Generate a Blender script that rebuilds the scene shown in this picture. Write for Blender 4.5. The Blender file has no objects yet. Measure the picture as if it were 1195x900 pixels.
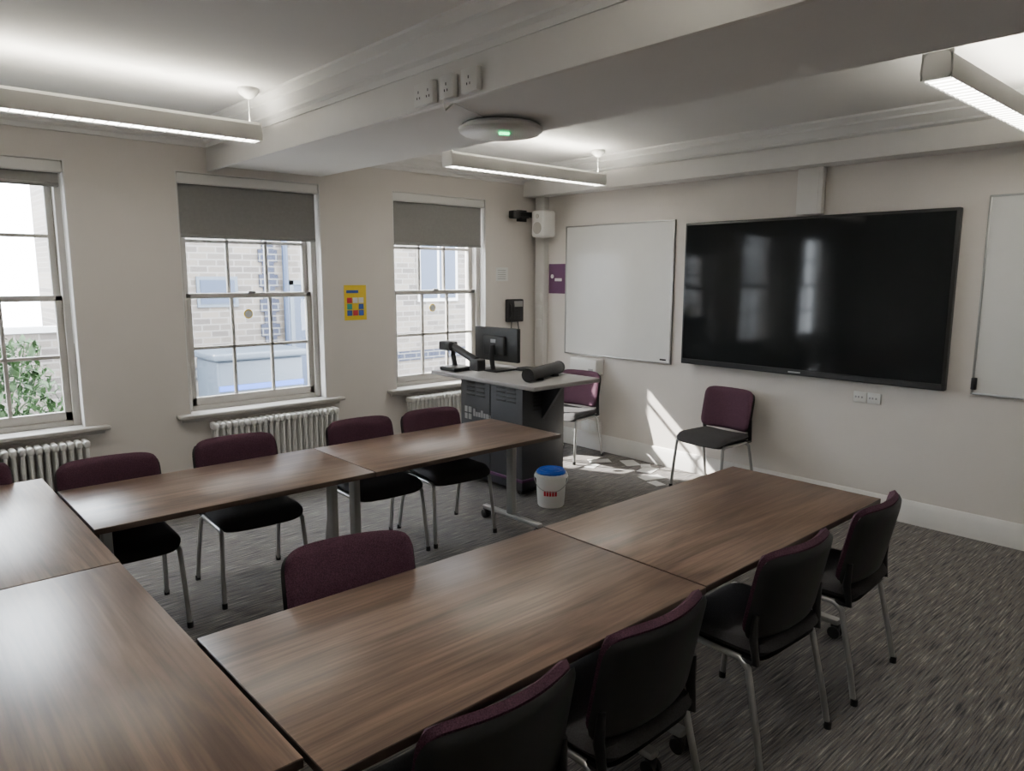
import bpy, bmesh, math, random
from mathutils import Vector, Matrix
random.seed(4)
SC=bpy.context.scene
COL=SC.collection
# ---------------------------------------------------------------- materials
def newmat(name):
    m=bpy.data.materials.new(name);m.use_nodes=True
    nt=m.node_tree;b=nt.nodes['Principled BSDF'];return m,nt,b
def plain(name,col,rough=.5,metal=0,noise=.04,scale=8,bump=0,bscale=200,spec=.5,emis=None,es=0):
    m,nt,b=newmat(name)
    tc=nt.nodes.new('ShaderNodeTexCoord');n=nt.nodes.new('ShaderNodeTexNoise')
    n.inputs['Scale'].default_value=scale;n.inputs['Detail'].default_value=4
    nt.links.new(tc.outputs['Object'],n.inputs['Vector'])
    r=nt.nodes.new('ShaderNodeValToRGB')
    r.color_ramp.elements[0].position=.3;r.color_ramp.elements[1].position=.7
    r.color_ramp.elements[0].color=(*[c*(1-noise) for c in col],1)
    r.color_ramp.elements[1].color=(*[min(1,c*(1+noise)) for c in col],1)
    nt.links.new(n.outputs['Fac'],r.inputs['Fac']);nt.links.new(r.outputs['Color'],b.inputs['Base Color'])
    b.inputs['Roughness'].default_value=rough;b.inputs['Metallic'].default_value=metal
    b.inputs['Specular IOR Level'].default_value=spec
    if bump:
        n2=nt.nodes.new('ShaderNodeTexNoise');n2.inputs['Scale'].default_value=bscale
        nt.links.new(tc.outputs['Object'],n2.inputs['Vector'])
        bp=nt.nodes.new('ShaderNodeBump');bp.inputs['Strength'].default_value=bump;bp.inputs['Distance'].default_value=.002
        nt.links.new(n2.outputs['Fac'],bp.inputs['Height']);nt.links.new(bp.outputs['Normal'],b.inputs['Normal'])
    if emis:
        b.inputs['Emission Color'].default_value=(*emis,1);b.inputs['Emission Strength'].default_value=es
    return m
def wood(name,axis,g=1.0):
    m,nt,b=newmat(name)
    tc=nt.nodes.new('ShaderNodeTexCoord')
    def nz(sc,detail,dist):
        mp=nt.nodes.new('ShaderNodeMapping')
        mp.inputs['Scale'].default_value=sc if axis=='x' else (sc[1],sc[0],sc[2])
        nt.links.new(tc.outputs['Object'],mp.inputs['Vector'])
        n=nt.nodes.new('ShaderNodeTexNoise');n.inputs['Scale'].default_value=1;n.inputs['Detail'].default_value=detail
        n.inputs['Distortion'].default_value=dist
        nt.links.new(mp.outputs['Vector'],n.inputs['Vector']);return n
    a=nz((1.1,9,1),5,1.2);c=nz((3,90,3),3,.3)
    r=nt.nodes.new('ShaderNodeValToRGB');e=r.color_ramp.elements
    e[0].position=.30;e[0].color=(.098*g,.062*g,.047*g,1);e[1].position=.72;e[1].color=(.27*g,.184*g,.138*g,1)
    k=e.new(.5);k.color=(.178*g,.118*g,.088*g,1)
    nt.links.new(a.outputs['Fac'],r.inputs['Fac'])
    r2=nt.nodes.new('ShaderNodeValToRGB');r2.color_ramp.elements[0].position=.35;r2.color_ramp.elements[0].color=(.74,.74,.74,1)
    r2.color_ramp.elements[1].position=.6;r2.color_ramp.elements[1].color=(1.08,1.08,1.08,1)
    nt.links.new(c.outputs['Fac'],r2.inputs['Fac'])
    mx=nt.nodes.new('ShaderNodeMix');mx.data_type='RGBA';mx.blend_type='MULTIPLY';mx.inputs[0].default_value=1
    nt.links.new(r.outputs['Color'],mx.inputs[6]);nt.links.new(r2.outputs['Color'],mx.inputs[7])
    nt.links.new(mx.outputs[2],b.inputs['Base Color'])
    b.inputs['Roughness'].default_value=.32
    return m
def carpet():
    m,nt,b=newmat('carpet_striped')
    tc=nt.nodes.new('ShaderNodeTexCoord')
    def nz(sc,detail):
        mp=nt.nodes.new('ShaderNodeMapping');mp.inputs['Scale'].default_value=sc
        nt.links.new(tc.outputs['Object'],mp.inputs['Vector'])
        n=nt.nodes.new('ShaderNodeTexNoise');n.inputs['Scale'].default_value=1;n.inputs['Detail'].default_value=detail
        nt.links.new(mp.outputs['Vector'],n.inputs['Vector']);return n
    a=nz((6,135,1),4)
    r=nt.nodes.new('ShaderNodeValToRGB');r.color_ramp.interpolation='LINEAR';e=r.color_ramp.elements
    e[0].position=.32;e[0].color=(.050,.049,.053,1);e[1].position=.70;e[1].color=(.36,.335,.30,1)
    for p,c in((.43,(.105,.10,.102)),(.50,(.17,.152,.133)),(.56,(.13,.13,.142)),(.62,(.225,.21,.185))):
        k=e.new(p);k.color=(*c,1)
    nt.links.new(a.outputs['Fac'],r.inputs['Fac'])
    f=nz((220,220,220),2)
    r2=nt.nodes.new('ShaderNodeValToRGB');r2.color_ramp.elements[0].color=(.6,.6,.6,1);r2.color_ramp.elements[1].color=(1.3,1.3,1.3,1)
    nt.links.new(f.outputs['Fac'],r2.inputs['Fac'])
    mx=nt.nodes.new('ShaderNodeMix');mx.data_type='RGBA';mx.blend_type='MULTIPLY';mx.inputs[0].default_value=1
    nt.links.new(r.outputs['Color'],mx.inputs[6]);nt.links.new(r2.outputs['Color'],mx.inputs[7])
    nt.links.new(mx.outputs[2],b.inputs['Base Color']);b.inputs['Roughness'].default_value=.95
    b.inputs['Specular IOR Level'].default_value=.1
    bp=nt.nodes.new('ShaderNodeBump');bp.inputs['Strength'].default_value=.5;bp.inputs['Distance'].default_value=.003
    nt.links.new(f.outputs['Fac'],bp.inputs['Height']);nt.links.new(bp.outputs['Normal'],b.inputs['Normal'])
    return m
def brick(name,c1,c2,cm):
    m,nt,b=newmat(name)
    tc=nt.nodes.new('ShaderNodeTexCoord');sp=nt.nodes.new('ShaderNodeSeparateXYZ');cb=nt.nodes.new('ShaderNodeCombineXYZ')
    nt.links.new(tc.outputs['Object'],sp.inputs[0]);nt.links.new(sp.outputs['X'],cb.inputs['X']);nt.links.new(sp.outputs['Z'],cb.inputs['Y'])
    t=nt.nodes.new('ShaderNodeTexBrick');t.inputs['Scale'].default_value=1
    t.inputs['Brick Width'].default_value=.26;t.inputs['Row Height'].default_value=.095;t.inputs['Mortar Size'].default_value=.010
    t.inputs['Color1'].default_value=(*c1,1);t.inputs['Color2'].default_value=(*c2,1);t.inputs['Mortar'].default_value=(*cm,1)
    nt.links.new(cb.outputs[0],t.inputs['Vector']);nt.links.new(t.outputs['Color'],b.inputs['Base Color'])
    b.inputs['Roughness'].default_value=.9
    return m
def glassmat():
    m=bpy.data.materials.new('window_glass');m.use_nodes=True;nt=m.node_tree;nt.nodes.clear()
    o=nt.nodes.new('ShaderNodeOutputMaterial');mx=nt.nodes.new('ShaderNodeMixShader');t=nt.nodes.new('ShaderNodeBsdfTransparent')
    g=nt.nodes.new('ShaderNodeBsdfGlossy');g.inputs['Roughness'].default_value=.02
    mx.inputs[0].default_value=.05
    nt.links.new(t.outputs[0],mx.inputs[1]);nt.links.new(g.outputs[0],mx.inputs[2]);nt.links.new(mx.outputs[0],o.inputs[0])
    return m
M={}
M['wall']=plain('wall_paint_cream',(.745,.70,.655),.75,noise=.02,scale=2,bump=.05,bscale=90,spec=.3)
M['ceil']=plain('ceiling_paint_white',(.83,.82,.80),.8,noise=.015,scale=2,spec=.2)
M['trim']=plain('trim_paint_offwhite',(.77,.75,.72),.45,noise=.015)
M['sashp']=plain('sash_paint_grey',(.48,.455,.42),.4,noise=.02)
M['blind']=plain('blind_fabric_grey',(.22,.215,.21),.85,noise=.04,scale=40)
M['whitepl']=plain('white_plastic',(.80,.79,.76),.35,noise=.01)
M['blackpl']=plain('black_plastic',(.014,.014,.015),.42,noise=.1,bump=.1,bscale=500)
M['plum']=plain('plum_fabric',(.080,.035,.056),.9,noise=.45,scale=260,bump=.5,bscale=420,spec=.2)
M['char']=plain('charcoal_fabric',(.045,.043,.045),.85,noise=.3,scale=200,bump=.4,bscale=400,spec=.25)
M['steel']=plain('silver_painted_steel',(.42,.42,.41),.35,metal=.7,noise=.03)
M['wx']=wood('walnut_laminate_x','x');M['wy']=wood('walnut_laminate_y','y',1.15)
M['edge']=plain('laminate_edge_dark',(.055,.036,.027),.5)
M['carpet']=carpet()
M['brick']=brick('buff_brick',(.135,.115,.095),(.062,.054,.050),(.15,.14,.13))
M['navy']=brick('navy_brick',(.010,.013,.028),(.020,.024,.042),(.10,.10,.10))
M['render']=plain('pale_render',(.42,.42,.42),.9)
M['glass']=glassmat()
M['screen']=plain('display_glass_black',(.011,.012,.013),.06,noise=0,spec=.18)
M['board']=plain('whiteboard_enamel',(.80,.80,.78),.16,noise=.01)
M['alu']=plain('aluminium_trim',(.42,.42,.41),.35,metal=.8)
M['lectern']=plain('lectern_anthracite',(.036,.037,.043),.45,noise=.05)
M['lectop']=plain('lectern_top_grey',(.33,.32,.315),.4)
M['purple']=plain('purple_print',(.10,.03,.095),.5)
M['yellow']=plain('yellow_print',(.80,.58,.03),.5)
M['blue']=plain('blue_print',(.03,.09,.38),.5)
M['red']=plain('red_print',(.60,.03,.05),.5)
M['green']=plain('teal_print',(.04,.35,.30),.5)
M['paper']=plain('paper_white',(.82,.82,.80),.7)
M['palepc']=plain('pale_flat_piece',(.50,.50,.49),.7)
M['bag']=plain('blue_bin_liner',(.02,.10,.55),.35,bump=.5,bscale=60)
M['led']=plain('green_led',(.0,.5,.1),.4,emis=(0,1,.25),es=6)
M['lampdn']=plain('lamp_diffuser',(.9,.9,.85),.5,emis=(1,.97,.90),es=18)
M['lampup']=plain('lamp_uplight_tube',(.9,.9,.85),.5,emis=(1,.95,.82),es=98)
M['ground']=plain('yard_paving',(.16,.155,.15),.9,noise=.15,scale=3)
M['leaf']=plain('shrub_leaves',(.022,.062,.012),.6,noise=.5,scale=12)
M['door']=plain('door_blue_grey',(.014,.028,.06),.5)
M['bin']=plain('bin_blue_grey',(.055,.072,.095),.5)
# ---------------------------------------------------------------- mesh builder
class MB:
    def __init__(s): s.bm=bmesh.new();s.mats=[]
    def mi(s,k):
        if k not in s.mats: s.mats.append(k)
        return s.mats.index(k)
    def _merge(s,b2,k,mat=None):
        if mat is not None: bmesh.ops.transform(b2,matrix=mat,verts=b2.verts)
        i=s.mi(k);mp={}
        for v in b2.verts: mp[v]=s.bm.verts.new(v.co)
        for f in b2.faces:
            try: nf=s.bm.faces.new([mp[v] for v in f.verts]);nf.material_index=i
            except ValueError: pass
        b2.free()
    def box(s,x0,x1,y0,y1,z0,z1,k,bev=0,seg=2,mat=None):
        b=bmesh.new();bmesh.ops.create_cube(b,size=1)
        for v in b.verts: v.co=Vector(((x0+x1)/2+v.co.x*(x1-x0),(y0+y1)/2+v.co.y*(y1-y0),(z0+z1)/2+v.co.z*(z1-z0)))
        if bev: bmesh.ops.bevel(b,geom=list(b.edges),offset=bev,segments=seg,affect='EDGES',profile=.5)
        s._merge(b,k,mat)
    def tube(s,pts,r,k,n=10,flat=1.0,caps=True,mat=None):
        b=bmesh.new();pts=[Vector(p) for p in pts];rings=[]
        up=None
        for i,p in enumerate(pts):
            if i==0:t=pts[1]-p
            elif i==len(pts)-1:t=p-pts[i-1]
            else:t=(pts[i+1]-p).normalized()+(p-pts[i-1]).normalized()
            t.normalize()
            a=Vector((0,0,1)) if abs(t.z)<.9 else Vector((1,0,0))
            if up is None: u=t.cross(a).normalized()
            else: u=(up-t*up.dot(t)).normalized()
            up=u;w=t.cross(u)
            rr=r[i] if isinstance(r,(list,tuple)) else r
            rings.append([b.verts.new(p+u*math.cos(2*math.pi*j/n)*rr+w*math.sin(2*math.pi*j/n)*rr*flat) for j in range(n)])
        for i in range(len(rings)-1):
            for j in range(n): b.faces.new((rings[i][j],rings[i][(j+1)%n],rings[i+1][(j+1)%n],rings[i+1][j]))
        if caps: b.faces.new(rings[0][::-1]);b.faces.new(rings[-1])
        s._merge(b,k,mat)
    def lathe(s,prof,c,k,n=32,mat=None):
        b=bmesh.new();rings=[]
        for r,z in prof: rings.append([b.verts.new((c[0]+r*math.cos(2*math.pi*j/n),c[1]+r*math.sin(2*math.pi*j/n),c[2]+z)) for j in range(n)])
        for i in range(len(rings)-1):
            for j in range(n): b.faces.new((rings[i][j],rings[i][(j+1)%n],rings[i+1][(j+1)%n],rings[i+1][j]))
        b.faces.new(rings[0][::-1]);b.faces.new(rings[-1])
        s._merge(b,k,mat)
    def pad(s,k,W,H,T,xf,na=18,nb=14,c=.10,pw=8,mat=None):
        b=bmesh.new();G=[[],[]]
        for side in(0,1):
            for i in range(na+1):
                row=[]
                for j in range(nb+1):
                    a=-math.cos(math.pi*i/na)*.35+(-1+2*i/na)*.65;d=-math.cos(math.pi*j/nb)*.35+(-1+2*j/nb)*.65
                    x=a*(1-c*abs(d)**pw)*W;y=d*(1-c*abs(a)**pw)*H
                    m=max(abs(a),abs(d));th=T*max(0.0,1-m**8)**.5
                    if side==1 and (i in(0,na) or j in(0,nb)): row.append(G[0][i][j])
                    else: row.append(b.verts.new(xf(x,y,th if side==0 else -th)))
                G[side].append(row)
        for side in(0,1):
            for i in range(na):
                for j in range(nb):
                    q=[G[side][i][j],G[side][i+1][j],G[side][i+1][j+1],G[side][i][j+1]]
                    if side: q=q[::-1]
                    try: b.faces.new(q)
                    except ValueError: pass
        s._merge(b,k,mat)
    def prof_y(s,prof,y0,y1,k):   # profile in XZ extruded along y
        b=bmesh.new();A=[b.verts.new((x,y0,z)) for x,z in prof];B=[b.verts.new((x,y1,z)) for x,z in prof];n=len(prof)
        for i in range(n): b.faces.new((A[i],A[(i+1)%n],B[(i+1)%n],B[i]))
        b.faces.new(A[::-1]);b.faces.new(B);s._merge(b,k)
    def prof_x(s,prof,x0,x1,k):   # profile in YZ extruded along x
        b=bmesh.new();A=[b.verts.new((x0,y,z)) for y,z in prof];B=[b.verts.new((x1,y,z)) for y,z in prof];n=len(prof)
        for i in range(n): b.faces.new((A[i],A[(i+1)%n],B[(i+1)%n],B[i]))
        b.faces.new(A[::-1]);b.faces.new(B);s._merge(b,k)
    def mesh(s,name,smooth=True):
        bmesh.ops.recalc_face_normals(s.bm,faces=s.bm.faces)
        me=bpy.data.meshes.new(name);s.bm.to_mesh(me);s.bm.free()
        for k in s.mats: me.materials.append(M[k])
        if smooth:
            me.shade_smooth();me.set_sharp_from_angle(angle=math.radians(38))
        return me
    def obj(s,name,loc=(0,0,0),rot=0,smooth=True):
        return place(s.mesh(name,smooth),name,loc,rot)
def place(me,name,loc=(0,0,0),rot=0):
    o=bpy.data.objects.new(name,me);COL.objects.link(o);o.location=loc;o.rotation_euler=(0,0,rot);return o
# ---------------------------------------------------------------- room
S=5.56;W=5.75;X0=-2.4;Y0=-1.6;CZ=2.88;SF=2.596;HZ=2.537;SZ=.713
WT=.34
b=MB();b.box(X0-.1,S+.1,Y0-.1,W+.1,-.1,0,'carpet');b.obj('floor',smooth=False)
b=MB();b.box(X0-.1,S+.1,Y0-.1,W+WT,CZ,CZ+.12,'ceil');b.obj('ceiling',smooth=False)
wins=[(-1.88,-.73),(-.02,1.14),(1.85,3.01),(3.73,4.84)]
b=MB();xs=[X0-.1]+[v for w in wins for v in w]+[S+.1]
for i in range(0,len(xs),2): b.box(xs[i],xs[i+1],W,W+WT,-.1,CZ+.6,'wall')
for a,c in wins:
    b.box(a,c,W,W+WT,-.1,SZ-.025,'wall');b.box(a,c,W,W+WT,HZ,CZ+.6,'wall')
b.obj('wall_north',smooth=False)
b=MB();b.box(S,S+.2,Y0-.1,W+.0,-.1,CZ+.1,'wall');b.obj('wall_east',smooth=False)
b=MB();b.box(X0-.2,X0,Y0-.1,W,-.1,CZ+.1,'wall');b.obj('wall_west',smooth=False)
b=MB();b.box(X0,S,Y0-.2,Y0,-.1,CZ+.1,'wall');b.obj('wall_south',smooth=False)
def sk(d,h=.17,t=.022): return [(0,0),(t*d,0),(t*d,h-.04),(t*.75*d,h-.03),(t*.6*d,h-.01),(t*.3*d,h),(0,h)]
b=MB();b.prof_y([(S+x,z) for x,z in sk(-1)],Y0,W,'trim');b.obj('baseboard_east')
b=MB();b.prof_x([(W+y,z) for y,z in sk(-1)],X0,S,'trim');b.obj('baseboard_north')
b=MB();b.prof_x([(Y0+y,z) for y,z in sk(1)],X0,S,'trim');b.obj('baseboard_south')
b=MB();b.prof_y([(X0+x,z) for x,z in sk(1)],Y0,W,'trim');b.obj('baseboard_west')
# ceiling beam with fascia
BX1=2.085;BX2=3.03
b=MB();b.box(BX1+.03,BX2,Y0,W,SF,CZ,'ceil')
b.box(BX1,BX1+.03,Y0,W,SF-.045,2.72,'trim',.003);b.box(BX1+.012,BX1+.03,Y0,W,2.72,CZ,'ceil')
b.obj('ceiling_beam')
def corn(d): return [(0,0),(.018*d,0),(.018*d,.03),(.04*d,.045),(.04*d,.06),(.075*d,.10),(.085*d,.105),(.085*d,.12),(.12*d,.145),(.12*d,.16),(0,.16)]
z=CZ-.16
b=MB();b.prof_y([(BX1+.012+x,z+q) for x,q in corn(-1)],Y0,W,'ceil');b.obj('trim_1')
b=MB();b.prof_y([(BX2+x,z+q) for x,q in corn(1)],Y0,W,'ceil');b.obj('trim_2')
b=MB();b.prof_x([(W+x,z+q) for x,q in corn(-1)],X0,BX1,'ceil');b.prof_x([(W+x,z+q) for x,q in corn(-1)],BX2,S,'ceil');b.obj('trim_3')
b=MB();b.box(5.356,S,Y0,W,SF,2.75,'trim',.004);b.box(5.40,S,Y0,W,2.75,CZ,'ceil')
b.prof_y([(5.40+x*1.4,z+q) for x,q in corn(-1)],Y0,W,'ceil');b.obj('ceiling_downstand')
# ---------------------------------------------------------------- windows
YG=W+.15
for i,(a,c) in enumerate(wins):
    b=MB();z0=SZ;z1=HZ;f=.055
    b.box(a,a+f,YG-.06,YG+.08,z0,z1,'sashp',.003);b.box(c-f,c,YG-.06,YG+.08,z0,z1,'sashp',.003)
    b.box(a,c,YG-.06,YG+.08,z1-f,z1,'sashp',.003);b.box(a,c,YG-.05,YG+.10,z0-.02,z0+.035,'sashp',.003)
    ia,ic=a+f,c-f;zm=(z0+.03+z1-f)/2
    for (s0,s1,yy) in((z0+.035,zm+.02,YG-.035),(zm-.02,z1-f,YG+.012)):
        y0,y1=yy,yy+.04;st=.045;br=.065 if s0<1 else .04;tr=.04
        b.box(ia,ia+st,y0,y1,s0,s1,'sashp',.004);b.box(ic-st,ic,y0,y1,s0,s1,'sashp',.004)
        b.box(ia,ic,y0,y1,s0,s0+br,'sashp',.004);b.box(ia,ic,y0,y1,s1-tr,s1,'sashp',.004)
        for k in(1,2):
            xx=ia+st+(ic-ia-2*st)*k/3;b.box(xx-.012,xx+.012,y0+.006,y1-.006,s0+.02,s1-.02,'sashp',.003)
        zz=(s0+br+s1-tr)/2;b.box(ia+.02,ic-.02,y0+.006,y1-.006,zz-.012,zz+.012,'sashp',.003)
        b.box(ia+.02,ic-.02,(y0+y1)/2-.002,(y0+y1)/2+.002,s0+.02,s1-.02,'glass')
    b.box((a+c)/2-.03,(a+c)/2+.03,YG-.05,YG-.03,zm+.015,zm+.035,'alu',.004)
    b.box(a,a+.008,W-.001,YG-.06,z0,z1,'trim');b.box(c-.008,c,W-.001,YG-.06,z0,z1,'trim');b.box(a,c,W-.001,YG-.06,z1-.006,z1,'trim')
    if i>=2:
        xx=a+(c-a)*.475;zz=1.46
        b.tube([(xx,YG-.022,zz),(xx,YG-.018,zz)],.038,'yellow',24);b.tube([(xx,YG-.024,zz),(xx,YG-.02,zz)],.029,'paper',24)
    b.obj('window_%d'%(i+1))
    b=MB();b.box(a-.10,c+.14,W-.085,YG-.05,SZ-.028,SZ,'sashp',.008,3);b.box(a-.07,c+.11,W-.03,W,SZ-.06,SZ-.028,'sashp',.004);b.obj('window_sill')
    zb=2.36 if i<2 else 2.055
    b=MB();b.box(a+.01,c-.01,W+.005,W+.085,HZ-.085,HZ-.006,'whitepl',.012,3)
    b.box(a+.03,c-.03,W+.045,W+.048,zb+.02,HZ-.06,'blind');b.box(a+.03,c-.03,W+.035,W+.058,zb,zb+.028,'blind',.008)
    for q in range(2):
        b.tube([(c-.02,W+.03+q*.02,HZ-.05),(c-.02,W+.03+q*.02,1.3)],.0022,'whitepl',6)
    b.obj('roller_blind')
# ---------------------------------------------------------------- radiators
def radiator(x0,x1):
    b=MB();n=int((x1-x0)/.047);zt=.64;zb=.11;yc=W-.10
    for i in range(n):
        x=x0+(i+.5)*(x1-x0)/n
        for yy in(-.042,0,.042):
            b.tube([(x,yc+yy,zb+.02),(x,yc+yy,zt-.02)],.0125,'whitepl',8)
        b.box(x-.0215,x+.0215,yc-.06,yc+.06,zt-.055,zt,'whitepl',.018,3)
        b.box(x-.0215,x+.0215,yc-.06,yc+.06,zb,zb+.05,'whitepl',.018,3)
    b.tube([(x0,yc,zt-.03),(x1,yc,zt-.03)],.018,'whitepl');b.tube([(x0,yc,zb+.025),(x1,yc,zb+.025)],.018,'whitepl')
    for x in(x0+.15,x1-.15):
        b.box(x-.012,x+.012,yc,W,.33,.35,'whitepl')
        b.tube([(x,yc,zb),(x,yc,0)],.014,'whitepl')
    b.tube([(x1,yc,zb+.025),(x1+.06,yc,zb+.025),(x1+.06,yc,.001)],.011,'alu');b.tube([(x1+.06,yc,zb+.03),(x1+.06,yc,zb+.1)],.02,'whitepl')
    b.obj('column_radiator')
radiator(-1.85,-.8);radiator(-.05,1.13);radiator(1.97,3.05);radiator(3.80,4.80)
# ---------------------------------------------------------------- tables
def table(x0,x1,y0,y1,k,i0=.12,i1=.12,swap=False):
    b=MB();zt=.72
    b.box(x0+.0015,x1-.0015,y0+.0015,y1-.0015,zt-.027,zt-.002,'edge',.002)
    b.box(x0+.003,x1-.003,y0+.003,y1-.003,zt-.004,zt,k,.0015)
    def bx(l0,l1,w0,w1,z0,z1,kk,bev=.004):
        if swap: b.box(w0,w1,l0,l1,z0,z1,kk,bev)
        else: b.box(l0,l1,w0,w1,z0,z1,kk,bev)
    L0,L1,W0,W1=(y0,y1,x0,x1) if swap else (x0,x1,y0,y1)
    wc=(W0+W1)/2
    bx(L0+i0,L1-i1,wc-.02,wc+.02,.60,.66,'steel')
    for l in(L0+i0,L1-i1):
        bx(l-.022,l+.022,wc-.035,wc+.035,.09,.68,'steel',.012)
        bx(l-.03,l+.03,wc-.25,wc+.25,.672,.694,'steel')
        bx(l-.025,l+.025,wc-.30,wc+.30,.068,.10,'steel',.012)
        for e in(-.28,.28):
            for d in(-.016,.016):
                p0=(l+d-.008,wc+e,.03);p1=(l+d+.008,wc+e,.03)
                if swap: p0=(wc+e,l+d-.008,.03);p1=(wc+e,l+d+.008,.03)
                b.tube([p0,p1],.03,'blackpl',16)
            bx(l-.012,l+.012,wc+e-.02,wc+e+.02,.03,.07,'blackpl')
    b.obj('meeting_table')
table(.652,2.088,1.30,2.105,'wx',.07,.12)
table(2.092,3.59,1.305,2.11,'wx',.06,.12)
table(.655,2.016,3.33,4.065,'wx',.12,.07)
table(2.020,3.46,3.325,4.06,'wx',.07,.12)
table(-.16,.645,1.395,2.885,'wy',.12,.12,True)
table(-.155,.648,2.889,4.384,'wy',.12,.36,True)
# ---------------------------------------------------------------- chairs
def chair_mesh():
    b=MB()
    def by(x,z,o): return Vector((x,.185+(z-.5)*.20-.055*(x/.24)**2+o,z))
    b.pad('plum',.236,.172,.024,lambda x,y,o:by(x,.668+y,-o-.012),c=.09)
    b.pad('blackpl',.246,.165,.016,lambda x,y,o:by(x,.655+y,-o+.012),c=.08)
    b.pad('char',.238,.228,.032,lambda x,y,o:Vector((x*(1+.03*(-y/.22)),y-.015,.448+o-.035*max(0,(-y-.12)/.1)**2+.012*(x/.24)**2)),c=.10)
    b.pad('blackpl',.225,.21,.014,lambda x,y,o:Vector((x,y-.012,.418+o-.02*max(0,(-y-.12)/.1)**2)),c=.10)
    for sx in(-1,1):
        b.tube([(sx*.243,-.243,0),(sx*.236,-.222,.2),(sx*.226,-.20,.40),(sx*.222,-.17,.415),(sx*.222,.12,.415),(sx*.228,.16,.39),(sx*.238,.215,.15),(sx*.243,.243,0)],.0125,'steel',12)
        for yy in(-.243,.243): b.tube([(sx*.243,yy,0),(sx*.243,yy,.03)],.0155,'blackpl',10)
        b.tube([(sx*.215,.13,.415),(sx*.222,.185,.42),(sx*.224,.172,.50),(sx*.222,.178,.60)],[.014,.016,.017,.012],'blackpl',10,1.0)
    b.tube([(-.222,-.12,.412),(.222,-.12,.412)],.010,'steel');b.tube([(-.222,.10,.412),(.222,.10,.412)],.010,'steel')
    return b.mesh('chair')
CH=chair_mesh();R=math.radians
def chair(x,y,r): place(CH,'conference_chair',(x,y,0),R(r))
for x,y,r in((1.03,1.36,180),(1.63,1.37,181),(2.48,1.37,178),(3.18,1.37,183)): chair(x,y,r)
chair(1.20,2.05,-12)
for x,y,r in((.89,3.93,-4),(1.58,3.99,-3),(2.40,3.97,-3),(2.95,3.94,-4)): chair(x,y,r)
chair(.27,4.22,-3)
chair(5.25,3.27,-93)
chair(5.14,4.84,-82)
# ---------------------------------------------------------------- display and boards
b=MB();y0,y1,z0,z1=1.645,3.787,1.003,2.235
b.box(5.475,5.53,y0,y1,z0,z1,'blackpl',.008,3)
b.box(5.468,5.478,y0+.022,y1-.022,z0+.05,z1-.022,'screen')
b.box(5.470,5.476,y0+.02,y1-.02,z0+.008,z0+.045,'blackpl')
b.box(5.53,S,y0+.5,y1-.5,z0+.3,z1-.3,'blackpl')
b.box(5.467,5.469,(y0+y1)/2-.05,(y0+y1)/2+.05,z0+.02,z0+.03,'steel')
b.obj('interactive_display')
def wb(y0,y1,z0,z1):
    b=MB();b.box(S-.016,S,y0+.008,y1-.008,z0+.008,z1-.008,'board')
    t=.014
    for q in((y0,y1,z0,z0+t),(y0,y1,z1-t,z1),(y0,y0+t,z0,z1),(y1-t,y1,z0,z1)): b.box(S-.022,S,*q,'alu',.002)
    b.box(S-.018,S-.015,y0+.05,y0+.12,z0+.03,z0+.045,'blackpl')
    b.obj('whiteboard')
wb(3.947,5.296,.968,2.28);wb(-.1,1.504,.994,2.304)
b=MB();b.box(S-.05,S-.021,1.47,1.50,1.03,1.11,'blackpl',.004);b.obj('board_pen_holder')
b=MB();b.box(S-.06,S,2.60,2.80,2.25,SF,'trim',.004);b.box(S-.062,S-.05,2.63,2.65,2.25,SF,'trim');b.obj('cable_trunking')
b=MB();b.box(S-.07,S,5.565,5.70,.80,SF,'trim',.004)
for zz in(1.42,1.27,1.55): b.box(S-.078,S-.068,5.59,5.675,zz-.045,zz+.045,'whitepl',.004)
b.obj('corner_conduit')
b=MB()
for q in(2.08,2.182):
    b.box(S-.012,S,q,q+.096,.842,.922,'whitepl',.004);
    for w in(.025,.05,.07): b.box(S-.014,S-.011,q+w,q+w+.012,.875,.89,'alu')
b.obj('wall_socket')
b=MB();b.box(S-.12,S,4.76,5.12,.79,.945,'whitepl',.012,3);b.box(S-.125,S-.118,4.80,4.86,.82,.85,'alu');b.obj('wall_control_box')
b=MB();b.box(S-.05,S-.0,4.77,5.01,.175,.30,'whitepl',.008);b.box(S-.054,S-.049,4.80,4.87,.20,.27,'paper',.002);b.box(S-.054,S-.049,4.90,4.97,.20,.27,'paper',.002);b.obj('wall_data_outlet')
b=MB();b.box(S-.006,S,5.30,5.55,1.59,1.90,'purple');b.box(S-.008,S-.005,5.36,5.46,1.72,1.75,'paper')
b.tube([(S-.008,5.50,1.77),(S-.005,5.50,1.77)],.022,'paper',20);b.obj('purple_sign')
# speaker
b=MB();b.box(S-.28,S-.10,5.36,5.55,2.17,2.44,'whitepl',.03,4,)
b.tube([(S-.284,5.455,2.26),(S-.278,5.455,2.26)],.06,'sashp',24);b.tube([(S-.284,5.455,2.38),(S-.278,5.455,2.38)],.022,'sashp',20)
b.box(S-.11,S-.0,5.48,5.54,2.26,2.34,'alu');b.obj('wall_speaker')
# camera arm on window wall
b=MB();b.tube([(5.12,W-.09,2.40),(5.48,W-.09,2.41)],.03,'blackpl',14);b.box(5.10,5.20,W-.14,W-.05,2.36,2.44,'blackpl',.015,3)
b.box(5.30,5.36,W-.09,W,2.37,2.43,'blackpl',.006);b.box(5.26,5.40,W-.012,W,2.34,2.46,'blackpl',.004);b.obj('conference_camera')
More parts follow.
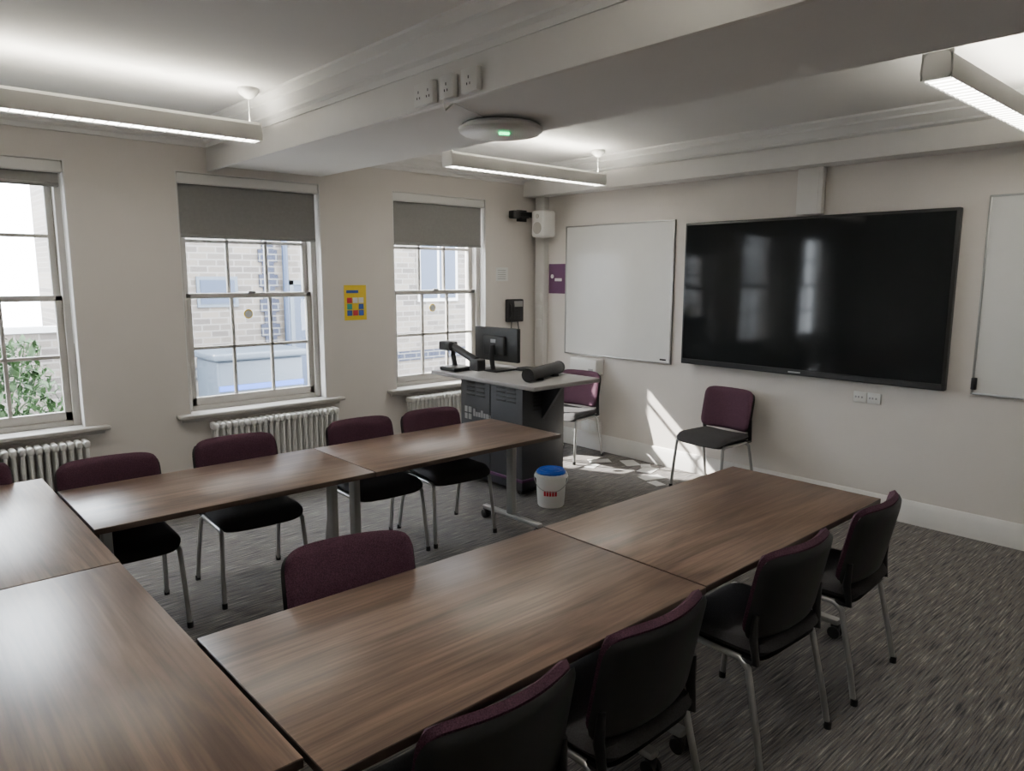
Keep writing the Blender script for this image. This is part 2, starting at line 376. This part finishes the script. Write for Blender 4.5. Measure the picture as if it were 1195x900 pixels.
# phone
b=MB();b.box(5.10,5.32,W-.06,W,1.29,1.53,'blackpl',.012,3)
b.tube([(5.135,W-.075,1.32),(5.135,W-.09,1.36),(5.135,W-.09,1.46),(5.135,W-.075,1.50)],[.026,.018,.018,.026],'blackpl',12)
b.box(5.18,5.30,W-.064,W-.058,1.45,1.51,'alu',.002)
for i in range(3):
    for j in range(4): b.box(5.19+i*.035,5.215+i*.035,W-.066,W-.058,1.32+j*.03,1.34+j*.03,'lectern',.002)
b.tube([(5.135,W-.07,1.30),(5.14,W-.05,1.15),(5.2,W-.045,1.10),(5.26,W-.05,1.18),(5.25,W-.04,1.29)],.006,'blackpl',8)
b.obj('wall_telephone')
b=MB();b.box(4.98,5.14,W-.004,W,1.72,1.86,'paper')
for q in range(5): b.box(5.0,5.11,W-.005,W-.003,1.74+q*.022,1.746+q*.022,'alu')
b.obj('paper_notice')
# poster
b=MB();b.box(3.21,3.43,W-.004,W,1.38,1.69,'yellow')
cols=['blue','paper','red','green','blue','yellow','red','blue','paper']
for i in range(3):
    for j in range(3):
        b.box(3.235+i*.058,3.285+i*.058,W-.006,W-.003,1.42+j*.056,1.468+j*.056,cols[(i*2+j*3)%9],.001)
b.box(3.23,3.35,W-.006,W-.003,1.62,1.645,'blue');b.obj('yellow_poster')
# ---------------------------------------------------------------- beam fittings
b=MB()
for (ya,yb_) in((2.815,2.965),(2.665,2.765),(2.50,2.61)):
    zc=2.612
    b.box(BX1-.03,BX1,ya,yb_,zc-.05,zc+.05,'whitepl',.005)
    for q in range(2 if yb_-ya>.12 else 1):
        yc=ya+(q+.5)*(yb_-ya)/(2 if yb_-ya>.12 else 1)
        b.box(BX1-.032,BX1-.029,yc-.012,yc-.008,zc-.022,zc-.012,'blackpl');b.box(BX1-.032,BX1-.029,yc+.008,yc+.012,zc-.022,zc-.012,'blackpl');b.box(BX1-.032,BX1-.029,yc-.002,yc+.002,zc+.004,zc+.016,'blackpl')
b.obj('beam_socket')
b=MB();c=(2.70,3.08)
b.lathe([(.15,0),(.205,-.012),(.228,-.03),(.228,-.045),(.212,-.058),(.12,-.066),(.02,-.067)],(c[0],c[1],SF),'whitepl',48)
b.tube([(c[0]-.07,c[1]-.07,SF-.070),(c[0]-.02,c[1]-.09,SF-.070)],.010,'led',10)
b.tube([(BX1-.015,2.72,2.59),(BX1-.03,2.74,2.545),(2.13,2.82,2.535),(2.2,2.85,2.585),(2.5,3.0,2.588)],.004,'whitepl',8)
b.obj('wireless_access_point')
# ---------------------------------------------------------------- lights
def linlight(x0,x1,y):
    b=MB();zt=2.685;zb=2.575
    pr=[(-.055,zb),(-.062,zb+.03),(-.058,zt-.02),(-.035,zt),(-.030,zt),(-.050,zt-.02),(-.054,zb+.03),(-.049,zb+.004)]
    b.prof_x([(y+p,q) for p,q in pr],x0,x1,'whitepl');b.prof_x([(y-p,q) for p,q in pr],x0,x1,'whitepl')
    b.box(x0,x0+.012,y-.06,y+.06,zb,zt,'whitepl',.004);b.box(x1-.012,x1,y-.06,y+.06,zb,zt,'whitepl',.004)
    b.box(x0+.012,x1-.012,y-.049,y+.049,zb+.006,zb+.012,'lampdn')
    b.box(x0+.012,x1-.012,y-.045,y+.045,zb+.045,zb+.055,'whitepl')
    b.tube([(x0+.03,y-.018,zt-.015),(x1-.03,y-.018,zt-.015)],.009,'lampup',8)
    b.tube([(x0+.03,y+.018,zt-.015),(x1-.03,y+.018,zt-.015)],.009,'lampup',8)
    n=int((x1-x0)/.06)
    for i in range(n):
        x=x0+(i+.5)*(x1-x0)/n;b.box(x-.0012,x+.0012,y-.05,y+.05,zb-.001,zb+.006,'whitepl')
    for x in(x0+.05,x1-.05):
        b.lathe([(.012,-.06),(.03,-.05),(.055,-.03),(.062,-.012),(.062,0)],(x,y,CZ),'whitepl',24)
        b.tube([(x,y,CZ-.05),(x,y,zt)],.004,'whitepl',8)
    b.obj('pendant_strip_light')
for y in(4.435,1.147):
    linlight(.20,1.93,y);linlight(3.36,5.09,y)
# ---------------------------------------------------------------- lectern
b=MB()
TZ=.965
x0,x1,y0,y1=3.86,4.34,4.14,4.93
b.box(x0,x1,y0,y1,.05,TZ-.04,'lectern',.008)
b.box(x0-.010,x0+.02,y0-.006,y1+.006,.12,.145,'purple',.003);b.box(x0-.006,x1+.006,y0-.010,y0+.02,.12,.145,'purple',.003)
ymid=(y0+y1)/2;b.box(x0-.004,x0+.01,ymid-.004,ymid+.004,.16,TZ-.06,'blackpl')
for yc in(y0+.20,y1-.20):
    for r_ in range(4):
        for c_ in range(2):
            b.box(x0-.004,x0+.004,yc-.125+c_*.13,yc-.015+c_*.13,.76+r_*.035,.777+r_*.035,'blackpl',.002)
for r_ in range(6): b.box(x0+.12,x1-.12,y0-.004,y0+.004,.70+r_*.03,.714+r_*.03,'blackpl',.002)
b.box(x0-.003,x0,y1-.15,y1-.06,.55,.66,'lectop',.001);b.box(x0-.004,x0,y1-.11,y1-.098,.55,.66,'lectern');b.box(x0-.004,x0,y1-.15,y1-.06,.60,.61,'lectern')
for i,hh in enumerate((.065,.04,.04,.06,.04,.04,.035)): b.box(x0-.003,x0,y1-.20-i*.034,y1-.176-i*.034,.585,.585+hh,'lectop')
b.box(3.66,4.40,3.80,5.09,TZ-.035,TZ,'lectop',.008,3)
b.box(3.80,4.36,4.0,5.02,TZ-.055,TZ-.03,'lectern')
b.prof_x([(y0,.62),(y0,TZ-.05),(3.92,TZ-.05)],4.08,4.11,'lectern')
for xx in(x0+.06,x1-.06):
    for yy in(y0+.08,y1-.08): b.tube([(xx-.015,yy,.03),(xx+.015,yy,.03)],.03,'blackpl',14);b.box(xx-.012,xx+.012,yy-.015,yy+.015,.03,.06,'blackpl')
b.obj('av_lectern')
ZT=TZ+.001
b=MB();mt=Matrix.Translation((4.10,4.72,0))@Matrix.Rotation(R(4),4,'Z')
b.box(-.02,.02,-.26,.26,ZT+.08,ZT+.37,'blackpl',.008,3,mt);b.box(-.05,-.015,-.13,.13,ZT+.13,ZT+.30,'blackpl',.015,3,mt)
b.box(.020,.023,-.245,.245,ZT+.10,ZT+.355,'screen',0,2,mt);b.box(-.052,-.049,-.03,.03,ZT+.24,ZT+.27,'alu',0,2,mt)
b.tube([(-.06,0,ZT+.22),(-.07,0,ZT+.12),(-.05,0,ZT+.01)],.022,'blackpl',12,1,True,mt);b.box(-.14,.10,-.13,.13,ZT,ZT+.015,'blackpl',.006,2,mt)
b.obj('computer_monitor')
b=MB();px,py=3.82,4.93
b.box(px-.10,px+.11,py-.10,py+.12,ZT,ZT+.035,'blackpl',.012,3)
b.tube([(px+.02,py+.05,ZT+.03),(px+.03,py+.09,ZT+.13),(px-.02,py+.02,ZT+.21)],.022,'blackpl',12)
b.tube([(px-.02,py+.02,ZT+.21),(px-.03,py-.12,ZT+.17),(px-.03,py-.30,ZT+.11)],[.032,.032,.034],'blackpl',12)
b.box(px-.08,px+.02,py+.0,py+.16,ZT+.17,ZT+.25,'blackpl',.018,3)
b.box(px-.07,px+.02,py-.37,py-.25,ZT+.03,ZT+.13,'blackpl',.015,3)
b.obj('document_camera')
b=MB();p0=Vector((3.79,4.00,ZT+.055));p1=Vector((4.33,4.20,ZT+.055));dd=(p1-p0).normalized()
b.tube([p0,p1],.050,'blackpl',24);b.tube([p0-dd*.01,p0+dd*.012],.053,'blackpl',24);b.tube([p1-dd*.012,p1+dd*.01],.053,'blackpl',24)
b.box(3.90,3.96,4.0,4.10,ZT,ZT+.02,'blackpl',.004);b.box(4.16,4.22,4.09,4.19,ZT,ZT+.02,'blackpl',.004);b.obj('desktop_soundbar')
b=MB();b.box(4.20,4.34,4.30,4.60,ZT,ZT+.02,'blackpl',.006)
for i in range(9):
    for j in range(4): b.box(4.212+j*.031,4.238+j*.031,4.308+i*.032,4.335+i*.032,ZT+.018,ZT+.026,'blackpl',.002)
b.obj('keyboard')
# bucket
b=MB();bc=(3.91,3.86,0)
b.lathe([(.098,0),(.104,.01),(.118,.225),(.128,.228),(.128,.255),(.124,.26),(.115,.26),(.112,.235),(.02,.23)],bc,'whitepl',40)
b.lathe([(.113,.262),(.116,.275),(.10,.29),(.075,.284),(.05,.296),(.02,.29)],bc,'bag',18)
b.lathe([(.131,.236),(.133,.240),(.131,.246)],bc,'whitepl',40)
hd=Vector((.688,-.725,0));fr=Vector((-.725,-.688,0))
b.tube([Vector((bc[0],bc[1],.235))+hd*.132*math.cos(a*math.pi/12)+fr*(.125*math.sin(a*math.pi/12))+Vector((0,0,-.10*math.sin(a*math.pi/12))) for a in range(13)],.003,'alu',6)
for i in range(5):
    an=math.radians(200+i*11);r0=.108
    x=bc[0]+r0*math.cos(an);y=bc[1]+r0*math.sin(an)
    mt=Matrix.Translation((x,y,.12))@Matrix.Rotation(an,4,'Z');b.box(-.002,.006,-.008,.008,-.02,.02,'red',0,2,mt)
b.obj('cleaning_bucket')
# small pale flat pieces on the carpet near the wall
b=MB()
for (x,y,w_,h_,a) in((5.02,4.42,.15,.10,20),(5.22,4.50,.21,.12,-35),(5.38,4.25,.20,.14,60),(5.30,3.98,.20,.14,15),(5.12,3.80,.21,.13,-20),(5.40,4.08,.12,.09,40),(5.0,3.66,.14,.10,75)):
    mt=Matrix.Translation((x,y,.0035))@Matrix.Rotation(R(a),4,'Z');b.box(-w_/2,w_/2,-h_/2,h_/2,-.0025,.0015,'palepc',0,2,mt)
b.obj('pale_floor_pieces',smooth=False)
# ---------------------------------------------------------------- outside
G=-.5
b=MB();b.box(-12,16,W+WT,26,G-.1,G,'ground');b.obj('yard_ground',smooth=False)
b=MB();by=W+5.2
b.box(2.75,14,by,by+6,G,7.2,'brick')
b.box(2.75,14,by-.02,by,.25,.42,'navy')
for i in range(40):
    zz=G+i*.19;b.box(4.72-(.06 if i%2 else 0),4.90+(.06 if i%2 else 0),by-.03,by,zz,zz+.19,'navy')
    b.box(2.75,3.0+(.07 if i%2 else 0),by-.03,by,zz,zz+.19,'navy')
b.tube([(5.06,by-.08,G),(5.06,by-.08,7)],.045,'door',12)
b.box(5.18,5.95,by-.05,by+.02,G,1.62,'door',.01);b.box(5.12,5.19,by-.07,by,G,1.69,'bin');b.box(5.94,6.0,by-.07,by,G,1.69,'bin');b.box(5.12,6.0,by-.07,by,1.62,1.69,'bin')
b.box(5.3,5.6,by-.06,by-.04,.9,1.4,'glass')
b.box(3.72,4.32,by-.03,by,1.30,1.75,'bin');b.box(3.77,4.27,by-.04,by-.02,1.35,1.70,'door')
for xx in(7.6,9.4,11.2):
    b.box(xx,xx+.9,by-.03,by,1.3,2.4,'render');b.box(xx+.06,xx+.42,by-.04,by-.02,1.36,2.34,'door');b.box(xx+.48,xx+.84,by-.04,by-.02,1.36,2.34,'door')
b.obj('neighbouring_brick_building',smooth=False)
b=MB();b.box(-10,.9,by+.6,by+1.8,G,8.2,'render')
for zz in(1.5,1.75,2.0,2.7): b.box(-10,.9,by+.57,by+.6,zz,zz+.09,'navy')
for xx in(-4,-1.6): b.box(xx,xx+.9,by+.55,by+.6,.3,1.5,'door')
b.obj('neighbouring_white_building',smooth=False)
# garden wall seen through the first window
b=MB();b.box(-6,2.7,by-.25,by-.05,G,1.05,'brick');b.box(-6,2.72,by-.28,by-.02,1.05,1.12,'render');b.obj('garden_wall',smooth=False)
b=MB();b.box(3.45,4.65,by-1.4,by-.6,G+.12,G+1.15,'bin',.04,3);b.box(3.40,4.7,by-1.45,by-.55,G+1.15,G+1.25,'bin',.03,3)
b.box(3.46,4.64,by-1.42,by-1.39,G+.75,G+.82,'blue')
for xx in(3.6,4.5):
    for yy in(by-1.3,by-.7): b.tube([(xx-.03,yy,G+.08),(xx+.03,yy,G+.08)],.08,'blackpl',14)
b.obj('wheeled_waste_bin')
b=MB()
for i in range(16):
    a=random.uniform(0,6.28);r=random.uniform(.1,.5);b.tube([(.75,W+1.6,G),(.75+r*math.cos(a)*.5,W+1.6+r*math.sin(a)*.5,.3),(.75+r*math.cos(a),W+1.6+r*math.sin(a),random.uniform(.7,1.3))],[.012,.008,.004],'leaf',6)
bm2=bmesh.new()
for i in range(2600):
    a=random.uniform(0,6.28);r=.65*random.random()**.5;z=random.uniform(G+.1,1.22);r*=(1-.45*abs(z-.4))
    p=Vector((.75+r*math.cos(a),W+1.6+r*math.sin(a),z));m=Matrix.Translation(p)@Matrix.Rotation(random.uniform(0,6.28),4,'Z')@Matrix.Rotation(random.uniform(-1.3,1.3),4,'X')
    vs=[bm2.verts.new(m@Vector(q)) for q in((0,-.055,0),(.024,0,.006),(0,.055,0),(-.024,0,.006))];bm2.faces.new(vs)
b._merge(bm2,'leaf');b.obj('garden_shrub')
# ---------------------------------------------------------------- light
sd=bpy.data.lights.new('sun','SUN');sd.energy=42;sd.angle=R(.6);sd.color=(1,.96,.88)
so=bpy.data.objects.new('sun',sd);COL.objects.link(so);so.location=(0,12,12)
so.rotation_euler=Vector((1,-2.1,-1.77)).to_track_quat('-Z','Y').to_euler()
w=bpy.data.worlds.new('sky');SC.world=w;w.use_nodes=True
bg=w.node_tree.nodes['Background'];bg.inputs[0].default_value=(.86,.93,1.0,1);bg.inputs[1].default_value=31
# ---------------------------------------------------------------- camera
yaw,pitch,roll,f=.835,.151,.003,845.5
cy,sy,c,s=math.cos(yaw),math.sin(yaw),math.cos(pitch),math.sin(pitch)
F=Vector((cy*c,sy*c,-s));Rr=Vector((sy,-cy,0));U=Vector((cy*s,sy*s,c))
R2=Rr*math.cos(roll)+U*math.sin(roll);U2=U*math.cos(roll)-Rr*math.sin(roll)
m=Matrix((( R2.x,U2.x,-F.x,0),(R2.y,U2.y,-F.y,0),(R2.z,U2.z,-F.z,1.78),(0,0,0,1)))
cd=bpy.data.cameras.new('camera');cd.sensor_width=36;cd.lens=f/1195*36;cd.clip_start=.02
co=bpy.data.objects.new('camera',cd);COL.objects.link(co);co.matrix_world=m;SC.camera=co
